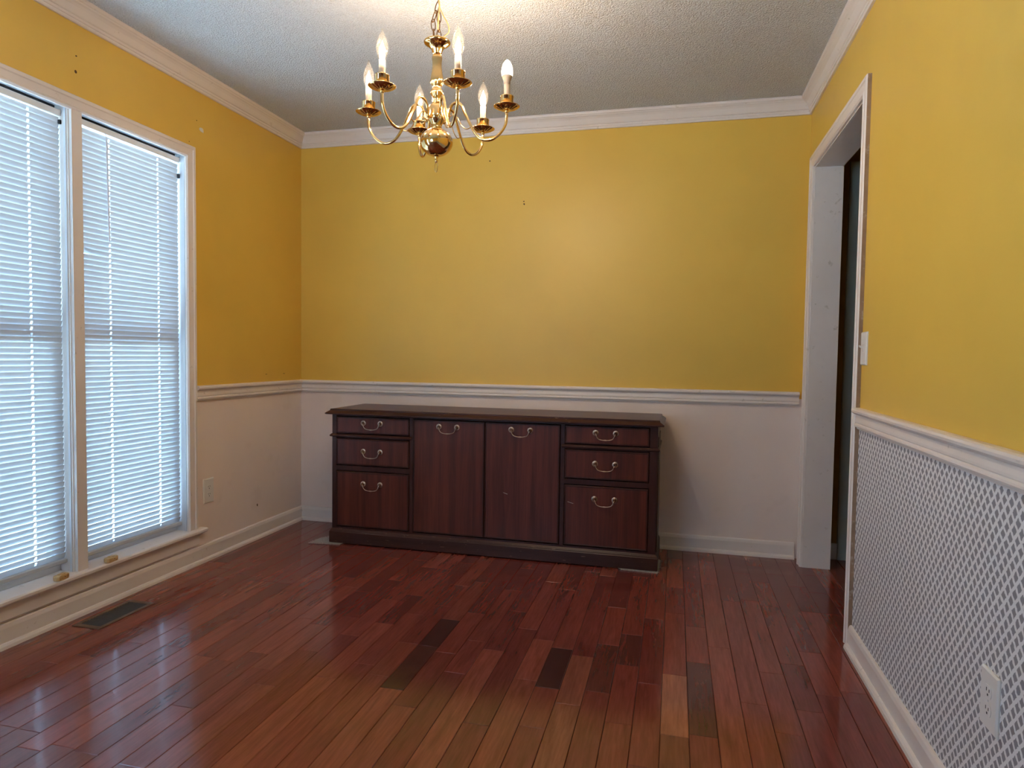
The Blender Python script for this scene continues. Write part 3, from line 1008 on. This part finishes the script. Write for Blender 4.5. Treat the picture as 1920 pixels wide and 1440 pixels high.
# waist moulding over each drawer stack, returning along the side
def waist(sx_, x0, x1):
    prof = [(0, 0.600), (0.007, 0.601), (0.011, 0.605), (0.011, 0.609), (0.006, 0.614), (0.003, 0.617), (0, 0.617)]
    w = MB(); n = len(prof); v = []
    outer = x0 if sx_ < 0 else x1
    inner = x1 if sx_ < 0 else x0
    for e in range(3):
        for (p_, z) in prof:
            if e == 0:
                v.append((inner, -FR - p_, z))
            elif e == 1:
                v.append((outer + sx_ * p_, -FR - p_, z))
            else:
                v.append((outer + sx_ * p_, BK - 0.02, z))
    f = []
    for e in (0, 1):
        f += [(e * n + j, e * n + (j + 1) % n, (e + 1) * n + (j + 1) % n, (e + 1) * n + j) for j in range(n)]
    f += [tuple(range(n)), tuple(range(3 * n - 1, 2 * n - 1, -1))]
    w.add(v, f); w.build('waist_molding', M['mahogany_worn'], cr)
waist(-1, -BW, -0.414)
waist(1, 0.413, BW)
# top with a sloping, stepped edge
w = MB(); rings = []
for (o_, z) in ((0.010, Zt), (0.026, Zt), (0.030, Zt + 0.003), (0.030, Zt + 0.007), (0.024, Zt + 0.012), (0.012, Zt + 0.020), (0.009, Zt + 0.022), (0.009, Zt + 0.027), (0.006, Zt + 0.030)):
    rings.append([(-BW - o_, -FR - o_, z), (BW + o_, -FR - o_, z), (BW + o_, BK + 0.004 + 0 * o_, z), (-BW - o_, BK + 0.004, z)])
v = sum(rings, [])
f = [(3, 2, 1, 0), tuple((len(rings) - 1) * 4 + j for j in range(4))]
for k in range(len(rings) - 1):
    for j in range(4):
        f.append((k * 4 + j, k * 4 + (j + 1) % 4, k * 4 + 4 + (j + 1) % 4, k * 4 + 4 + j))
fm = [0, 0] + [1] * (len(f) - 2)
mesh_obj('top', v, f, [M['mahogany_top'], M['mahogany_worn']], cr, fmat=fm)
# plinth
w = MB(); rings = []
for (o_, z) in ((0.010, 0.0), (0.012, 0.002), (0.012, 0.062), (0.009, 0.066), (0.009, 0.069), (0.004, 0.076), (0.0, 0.081)):
    rings.append([(-BW - o_, -FR - o_ , z), (BW + o_, -FR - o_, z), (BW + o_, BK, z), (-BW - o_, BK, z)])
v = sum(rings, [])
f = [(3, 2, 1, 0)]
for k in range(len(rings) - 1):
    for j in range(4):
        f.append((k * 4 + j, k * 4 + (j + 1) % 4, k * 4 + 4 + (j + 1) % 4, k * 4 + 4 + j))
mesh_obj('plinth', v, f, M['mahogany_worn'], cr)
# pulls (shared meshes)
ro = MB(); v, f = [], []
for (r_, d) in ((0.0135, 0.0), (0.0135, 0.0015), (0.0115, 0.003), (0.0095, 0.0022), (0.0080, 0.0045), (0.0065, 0.008), (0.0060, 0.012), (0.0035, 0.0145)):
    for j in range(18):
        a = 2 * math.pi * j / 18
        rr = 1.14 * r_ * (1.0 + (0.06 if (j % 2 and r_ > 0.009) else 0))
        v.append((rr * math.cos(a), -d, rr * math.sin(a)))
for i in range(7):
    for j in range(18):
        f.append((i * 18 + j, (i + 1) * 18 + j, (i + 1) * 18 + (j + 1) % 18, i * 18 + (j + 1) % 18))
f.append(tuple(7 * 18 + j for j in range(18)))
ro.add(v, f)
ba = MB()
hp = [(-0.051, -0.009, -0.002), (-0.047, -0.013, -0.008), (-0.043, -0.014, -0.019), (-0.034, -0.0145, -0.029), (-0.018, -0.015, -0.0335), (-0.006, -0.015, -0.0345), (0, -0.015, -0.0345),
      (0.006, -0.015, -0.0345), (0.018, -0.015, -0.0335), (0.034, -0.0145, -0.029), (0.043, -0.014, -0.019), (0.047, -0.013, -0.008), (0.051, -0.009, -0.002)]
pth = smooth_path(hp, 4)
rs = [0.0021 + 0.0013 * math.exp(-((p_.x) / 0.007) ** 2) + 0.0006 * math.exp(-((abs(p_.x) - 0.047) / 0.006) ** 2) for p_ in pth]
ba.tube(pth, rs, 8)
ro_o = ba_o = None
def front(name, x0, x1, z0, z1, px, pz):
    """raised drawer or door front with a bead frame round its edge, and its pull"""
    global ro_o, ba_o
    w = MB(); rings = []
    for (i_, y) in ((0, -FR + 0.012), (0, -FR - 0.003), (0.003, -FR - 0.006), (0.006, -FR - 0.006), (0.0075, -FR - 0.0045), (0.009, -FR - 0.0045)):
        rings.append([(x0 + i_, y, z0 + i_), (x1 - i_, y, z0 + i_), (x1 - i_, y, z1 - i_), (x0 + i_, y, z1 - i_)])
    v = sum(rings, []); L = len(rings)
    f = [tuple((L - 1) * 4 + j for j in range(4))]
    fm = [0]
    for k in range(L - 1):
        for j in range(4):
            f.append((k * 4 + j, k * 4 + (j + 1) % 4, k * 4 + 4 + (j + 1) % 4, k * 4 + 4 + j)); fm.append(1)
    d = mesh_obj(name, v, f, [M['mahogany'], M['mahogany_frame']], cr, fmat=fm)
    for sx_ in (-1, 1):
        l = (px + sx_ * 0.051, -FR - 0.0045, pz)
        if ro_o is None:
            ro_o = ro.build('rosette', M['pull'], d, True, l); ro_o['label'] = 'round beaded brass rosette'
        else:
            link_copy(ro_o, 'rosette', d, l)
    l = (px, -FR - 0.0045, pz)
    if ba_o is None:
        ba_o = ba.build('bail_handle', M['pull'], d, True, l)
    else:
        link_copy(ba_o, 'bail_handle', d, l)
PL, PR = -0.652, 0.637
front('drawer', -0.867, -0.431, 0.622, 0.716, PL, 0.682)
front('drawer', -0.867, -0.431, 0.444, 0.592, PL, 0.524)
front('drawer', -0.867, -0.431, 0.096, 0.408, PL, 0.342)
front('door', -0.406, -0.0015, 0.096, 0.716, -0.207, 0.680)
front('door', 0.0015, 0.404, 0.096, 0.716, 0.195, 0.680)
front('drawer', 0.430, 0.855, 0.622, 0.716, PR, 0.682)
front('drawer', 0.430, 0.855, 0.444, 0.592, PR, 0.524)
front('drawer', 0.430, 0.855, 0.096, 0.408, PR, 0.343)
# pale scratches on the right-hand door and lowest drawer
for (xa, za, xb, zb_) in ((0.105, 0.345, 0.128, 0.338), (0.448, 0.320, 0.478, 0.312)):
    w = MB(); w.add([(xa, -FR - 0.0047, za), (xb, -FR - 0.0047, zb_), (xb, -FR - 0.0047, zb_ + 0.0016), (xa, -FR - 0.0047, za + 0.0012)], [(0, 1, 2, 3)])
    w.build('scratch', M['spackle'], cr)

# ------------------------------------------------------------------ carpet scraps under the credenza corners
def carpet(name, pts, label, seed):
    rg = random.Random(seed)
    cx = sum(p_[0] for p_ in pts) / len(pts); cy = sum(p_[1] for p_ in pts) / len(pts)
    root = tag(empty(name, (cx, cy, 0)), label, 'carpet', 'carpet scraps under the credenza')
    P = [(a - cx, b_ - cy) for a, b_ in pts]
    n = len(P)
    v = [(a, b_, 0) for a, b_ in P] + [(a, b_, 0.0055) for a, b_ in P]
    f = [tuple(range(n - 1, -1, -1)), tuple(range(n, 2 * n))] + [(j, (j + 1) % n, n + (j + 1) % n, n + j) for j in range(n)]
    mesh_obj('backing', v, f, M['carpet'], root)
    w = MB()
    # pile tufts along the edges and over the exposed part
    for j in range(n):
        a, b_ = P[j], P[(j + 1) % n]
        L = math.hypot(b_[0] - a[0], b_[1] - a[1])
        nx, ny = (b_[1] - a[1]) / L, -(b_[0] - a[0]) / L
        for k in range(int(L / 0.0028)):
            t = rg.random()
            x = a[0] + (b_[0] - a[0]) * t; y = a[1] + (b_[1] - a[1]) * t
            ln = rg.uniform(0.003, 0.011)
            ex, ey = x + nx * ln + rg.uniform(-.004, .004), y + ny * ln + rg.uniform(-.004, .004)
            ez = rg.uniform(0.001, 0.0075)
            w.tube([(x, y, 0.004), ((x + ex) / 2, (y + ey) / 2, 0.0065), (ex, ey, ez)], [0.0010, 0.0009, 0.0005], 4)
    o = w.build('fringe', M['carpet'], root); o['kind'] = 'stuff'
    return root
carpet('carpet_scrap', [(-1.985, 3.330), (-1.805, 3.352), (-1.79, 3.55), (-1.895, 3.57), (-1.965, 3.43)], 'grey frayed carpet scrap under the left corner of the credenza', 1)
carpet('carpet_scrap', [(-0.245, 3.352), (-0.062, 3.345), (-0.052, 3.56), (-0.24, 3.57)], 'grey frayed carpet scrap under the right corner of the credenza', 2)

# ------------------------------------------------------------------ chandelier
CX, CY, CZ = -0.829, 2.222, 1.919
ch = tag(empty('chandelier', (CX, CY, CZ)), 'polished brass six-arm candle chandelier hanging from a chain', 'chandelier')
def Z(z):
    return z - CZ
# fluted column: top dish, neck, vase, bead
w = MB()
w.lathe([(0.008, Z(2.166)), (0.016, Z(2.166)), (0.024, Z(2.160)), (0.036, Z(2.156)), (0.0455, Z(2.160)), (0.0470, Z(2.157)), (0.044, Z(2.152)), (0.034, Z(2.146)), (0.0235, Z(2.140)), (0.0185, Z(2.130)), (0.0155, Z(2.120)), (0.013, Z(2.112))], 40, flute=(Z(2.115), Z(2.141), 14, 0.12))
w.build('top_dish', M['brass'], ch, True)
w = MB()
w.lathe([(0.013, Z(2.116)), (0.0155, Z(2.110)), (0.0165, Z(2.104)), (0.0150, Z(2.092)), (0.0145, Z(2.078)), (0.0165, Z(2.058)), (0.0195, Z(2.040)), (0.0208, Z(2.027)), (0.0195, Z(2.016)), (0.0150, Z(2.008)), (0.0125, Z(2.003)),
         (0.0165, Z(1.998)), (0.0205, Z(1.990)), (0.0205, Z(1.984)), (0.0160, Z(1.975)), (0.0145, Z(1.968)), (0.0140, Z(1.955)), (0.0165, Z(1.946))], 40, flute=(Z(1.97), Z(2.111), 10, 0.20))
w.build('column', M['brass'], ch, True)
w = MB()
w.lathe([(0.016, Z(1.948)), (0.024, Z(1.942)), (0.0285, Z(1.934)), (0.0285, Z(1.912)), (0.031, Z(1.905)), (0.031, Z(1.895)), (0.026, Z(1.888)), (0.020, Z(1.878)), (0.0175, Z(1.868)), (0.022, Z(1.861))], 32)
w.build('hub', M['brass'], ch, True)
w = MB()
prof = [(0.020, Z(1.862))]
for i in range(1, 16):
    a = math.pi * (0.10 + 0.84 * i / 15)
    prof.append((0.0575 * math.sin(a) ** 0.92, Z(1.8155) + 0.047 * math.cos(a)))
prof += [(0.010, Z(1.770)), (0.007, Z(1.766))]
w.lathe(prof, 40); w.build('ball', M['brass'], ch, True)
w = MB()
w.lathe([(0.007, Z(1.770)), (0.0075, Z(1.764)), (0.005, Z(1.760)), (0.0065, Z(1.755)), (0.006, Z(1.750)), (0.003, Z(1.746))], 16); w.build('finial', M['brass'], ch, True)
w = MB()
w.tube([(0.0055 * math.cos(a) * 1.0, 0, Z(1.7305) + 0.0165 * math.sin(a)) for a in [2 * math.pi * j / 22 for j in range(22)]], 0.0014, 8, True); w.build('pull_ring', M['brass'], ch, True)
# top loop
w = MB()
w.tube([(0.010 * math.cos(a), 0, Z(2.172) + 0.010 * math.sin(a)) for a in [2 * math.pi * j / 18 for j in range(18)]], 0.002, 8, True); w.build('top_loop', M['brass'], ch, True)
# chain to the ceiling, plus the slack strand hooked beside it
lk = MB(); pts = []
for j in range(26):
    a = 2 * math.pi * j / 26
    pts.append((0.0072 * math.cos(a), 0, 0.0165 * math.sin(a) + (0.004 if math.sin(a) > 0 else -0.004) * abs(math.sin(a))))
lk.tube(pts, 0.0018, 6, True)
link_src = None
def chain(p0, p1, count, seed, twist0=0.3):
    global link_src
    rg = random.Random(seed)
    p0, p1 = Vector(p0), Vector(p1)
    d = (p1 - p0)
    rot = d.to_track_quat('Z', 'Y')
    for i in range(count):
        t = (i + 0.5) / count
        c_ = p0 + d * t
        if link_src is None:
            o = lk.build('chain_link', M['dark_brass'], ch, True); link_src = o
        else:
            o = link_copy(link_src, 'chain_link', ch)
        o.location = c_
        e = rot.to_matrix() @ Matrix.Rotation(twist0 + (math.pi / 2) * (i % 2) + rg.uniform(-.25, .25), 3, 'Z')
        o.rotation_euler = e.to_euler()
knot = (0.004, 0.0, Z(2.293))
chain((-0.012, 0, Z(2.168)), (-0.016, 0.0, Z(2.235)), 2, 1)
chain((-0.016, 0.0, Z(2.232)), knot, 2, 2, 0.9)
chain((0.004, 0.006, Z(2.168)), (0.004, 0.004, Z(2.26)), 3, 3, 0.7)
chain(knot, (0.0, 0, Z(2.425)), 4, 4)
w = MB()
w.tube(smooth_path([(0.0, 0.0, Z(2.166)), (0.030, -0.004, Z(2.176)), (0.045, -0.006, Z(2.188)), (0.040, -0.006, Z(2.214)), (0.022, -0.004, Z(2.246)), (0.009, -0.003, Z(2.275)), (0.006, -0.004, Z(2.30)), (0.003, -0.004, Z(2.36)), (0.0, -0.003, Z(2.425))], 6), 0.0021, 8)
w.build('supply_cord', M['cord'], ch, True)
w = MB()
w.tube(smooth_path([(0.003, -0.004, Z(2.20)), (0.005, -0.005, Z(2.23)), (0.008, -0.005, Z(2.26)), (0.008, -0.004, Z(2.285)), (0.004, -0.004, Z(2.305))], 5), 0.0028, 8)
w.build('cord_wrap', M['cord'], ch, True)
w = MB()
w.lathe([(0.060, Z(2.440)), (0.060, Z(2.436)), (0.050, Z(2.428)), (0.030, Z(2.420)), (0.012, Z(2.416)), (0.006, Z(2.412))], 32); w.build('ceiling_canopy', M['brass'], ch, True)

# arms (shared meshes)
RA = 0.247
arm_pts = [(0.13, -0.10), (0.165, -0.095), (0.185, 0.02), (0.225, 0.098), (0.29, 0.122), (0.355, 0.085), (0.42, -0.05), (0.49, -0.19), (0.56, -0.31), (0.64, -0.385), (0.735, -0.41), (0.83, -0.385), (0.92, -0.31), (0.985, -0.20), (1.0, -0.09), (1.0, -0.005)]
am = MB()
am.tube(smooth_path([(r_ * RA, 0, z * RA) for r_, z in arm_pts], 5), 0.0049, 10)
# scroll that braces the arm against the hub
sc_pts = [(0.50, -0.22), (0.43, -0.245), (0.36, -0.19), (0.31, -0.10), (0.25, -0.045), (0.19, -0.07), (0.175, -0.13), (0.215, -0.155), (0.245, -0.125)]
am.tube(smooth_path([(r_ * RA, 0, z * RA) for r_, z in sc_pts], 5), 0.0017, 6)
am.lathe([(0.0045, -0.012), (0.0075, -0.008), (0.0075, -0.004), (0.005, 0.0)], 14, (RA, 0, 0))
bo = MB()
bprof = [(0.006, -0.0050), (0.012, -0.0050), (0.020, -0.0036), (0.030, -0.0006), (0.038, 0.0028), (0.0435, 0.0055), (0.0450, 0.0068), (0.0435, 0.0076), (0.036, 0.0050), (0.027, 0.0026), (0.016, 0.0012), (0.010, 0.0012)]
nb = 48; v, f = [], []
for i, (r_, z) in enumerate(bprof):
    for j in range(nb):
        a = 2 * math.pi * j / nb
        dz = 0.0012 * math.cos(16 * a) if 0.015 < r_ < 0.040 else 0
        v.append((r_ * math.cos(a), r_ * math.sin(a), z + dz))
for i in range(len(bprof) - 1):
    for j in range(nb):
        f.append((i * nb + j, i * nb + (j + 1) % nb, (i + 1) * nb + (j + 1) % nb, (i + 1) * nb + j))
f.append(tuple(range(nb - 1, -1, -1))); f.append(tuple((len(bprof) - 1) * nb + j for j in range(nb)))
bo.add(v, f)
cu = MB(); cu.lathe([(0.015, 0.001), (0.019, 0.004), (0.0215, 0.007), (0.0215, 0.0085), (0.0225, 0.009), (0.0225, 0.038), (0.0235, 0.0385), (0.0235, 0.041), (0.020, 0.041), (0.019, 0.012)], 28)
ca = MB(); ca.lathe([(0.0105, 0.010), (0.0105, 0.089), (0.0090, 0.090)], 20)
bu = MB()
bprof2 = [(0.0092, 0.088), (0.0112, 0.092), (0.0150, 0.102), (0.0184, 0.114), (0.0195, 0.124), (0.0185, 0.137), (0.0152, 0.150), (0.0110, 0.161), (0.0068, 0.170), (0.0038, 0.177), (0.0026, 0.181), (0.0028, 0.184), (0.0012, 0.186)]
bu.lathe(bprof2, 24)
fi = MB()
fi.lathe([(0.0015, 0.090), (0.0045, 0.100), (0.0095, 0.110), (0.0110, 0.118), (0.0085, 0.128), (0.0035, 0.140), (0.0008, 0.150)], 14)
fb = MB()
fb.lathe([(0.0108, 0.080), (0.0112, 0.092), (0.0150, 0.100), (0.0180, 0.108)], 24, mi=1)
fb.lathe([(0.0180, 0.108), (0.0200, 0.117), (0.0200, 0.126), (0.0184, 0.138), (0.0142, 0.150), (0.0080, 0.159), (0.0020, 0.163)], 24)
srcs = {}
def shared(key, mb, name, mat, parent, loc):
    if key not in srcs:
        srcs[key] = mb.build(name, mat, parent, True, loc)
        return srcs[key]
    return link_copy(srcs[key], name, parent, loc)
for i in range(6):
    ang = 1.1478 + i * math.pi / 3
    arm = shared('arm', am, 'arm', M['brass'], ch, (0, 0, 0))
    arm.rotation_euler = (0, 0, ang)
    L0 = (RA, 0, 0.004)
    shared('bob', bo, 'drip_pan', M['brass'], arm, L0)
    shared('cup', cu, 'candle_cup', M['brass'], arm, L0)
    shared('can', ca, 'candle_sleeve', M['candle'], arm, L0)
    lp = Vector((CX + RA * math.cos(ang), CY + RA * math.sin(ang), CZ + 0.004 + 0.108))
    if i == 5:
        b_ = fb.build('bulb', [M['frosted'], M['candle']], arm, True, L0)
        b_['label'] = 'lit frosted white bulb'
    else:
        shared('bulb', bu, 'bulb', M['bulb_glass'], arm, L0)
        shared('fil', fi, 'filament', M['filament'], arm, L0)
    ld = bpy.data.lights.new('bulb_light', 'POINT')
    ld.energy = BULB_WATTS
    ld.color = BULB_COLOR
    ld.shadow_soft_size = 0.016
    lo = bpy.data.objects.new('bulb_light', ld)
    COL.objects.link(lo)
    lo.parent = arm
    lo.location = (RA, 0, 0.004 + (0.120 if i != 5 else 0.182))
print('planks', n_planks)
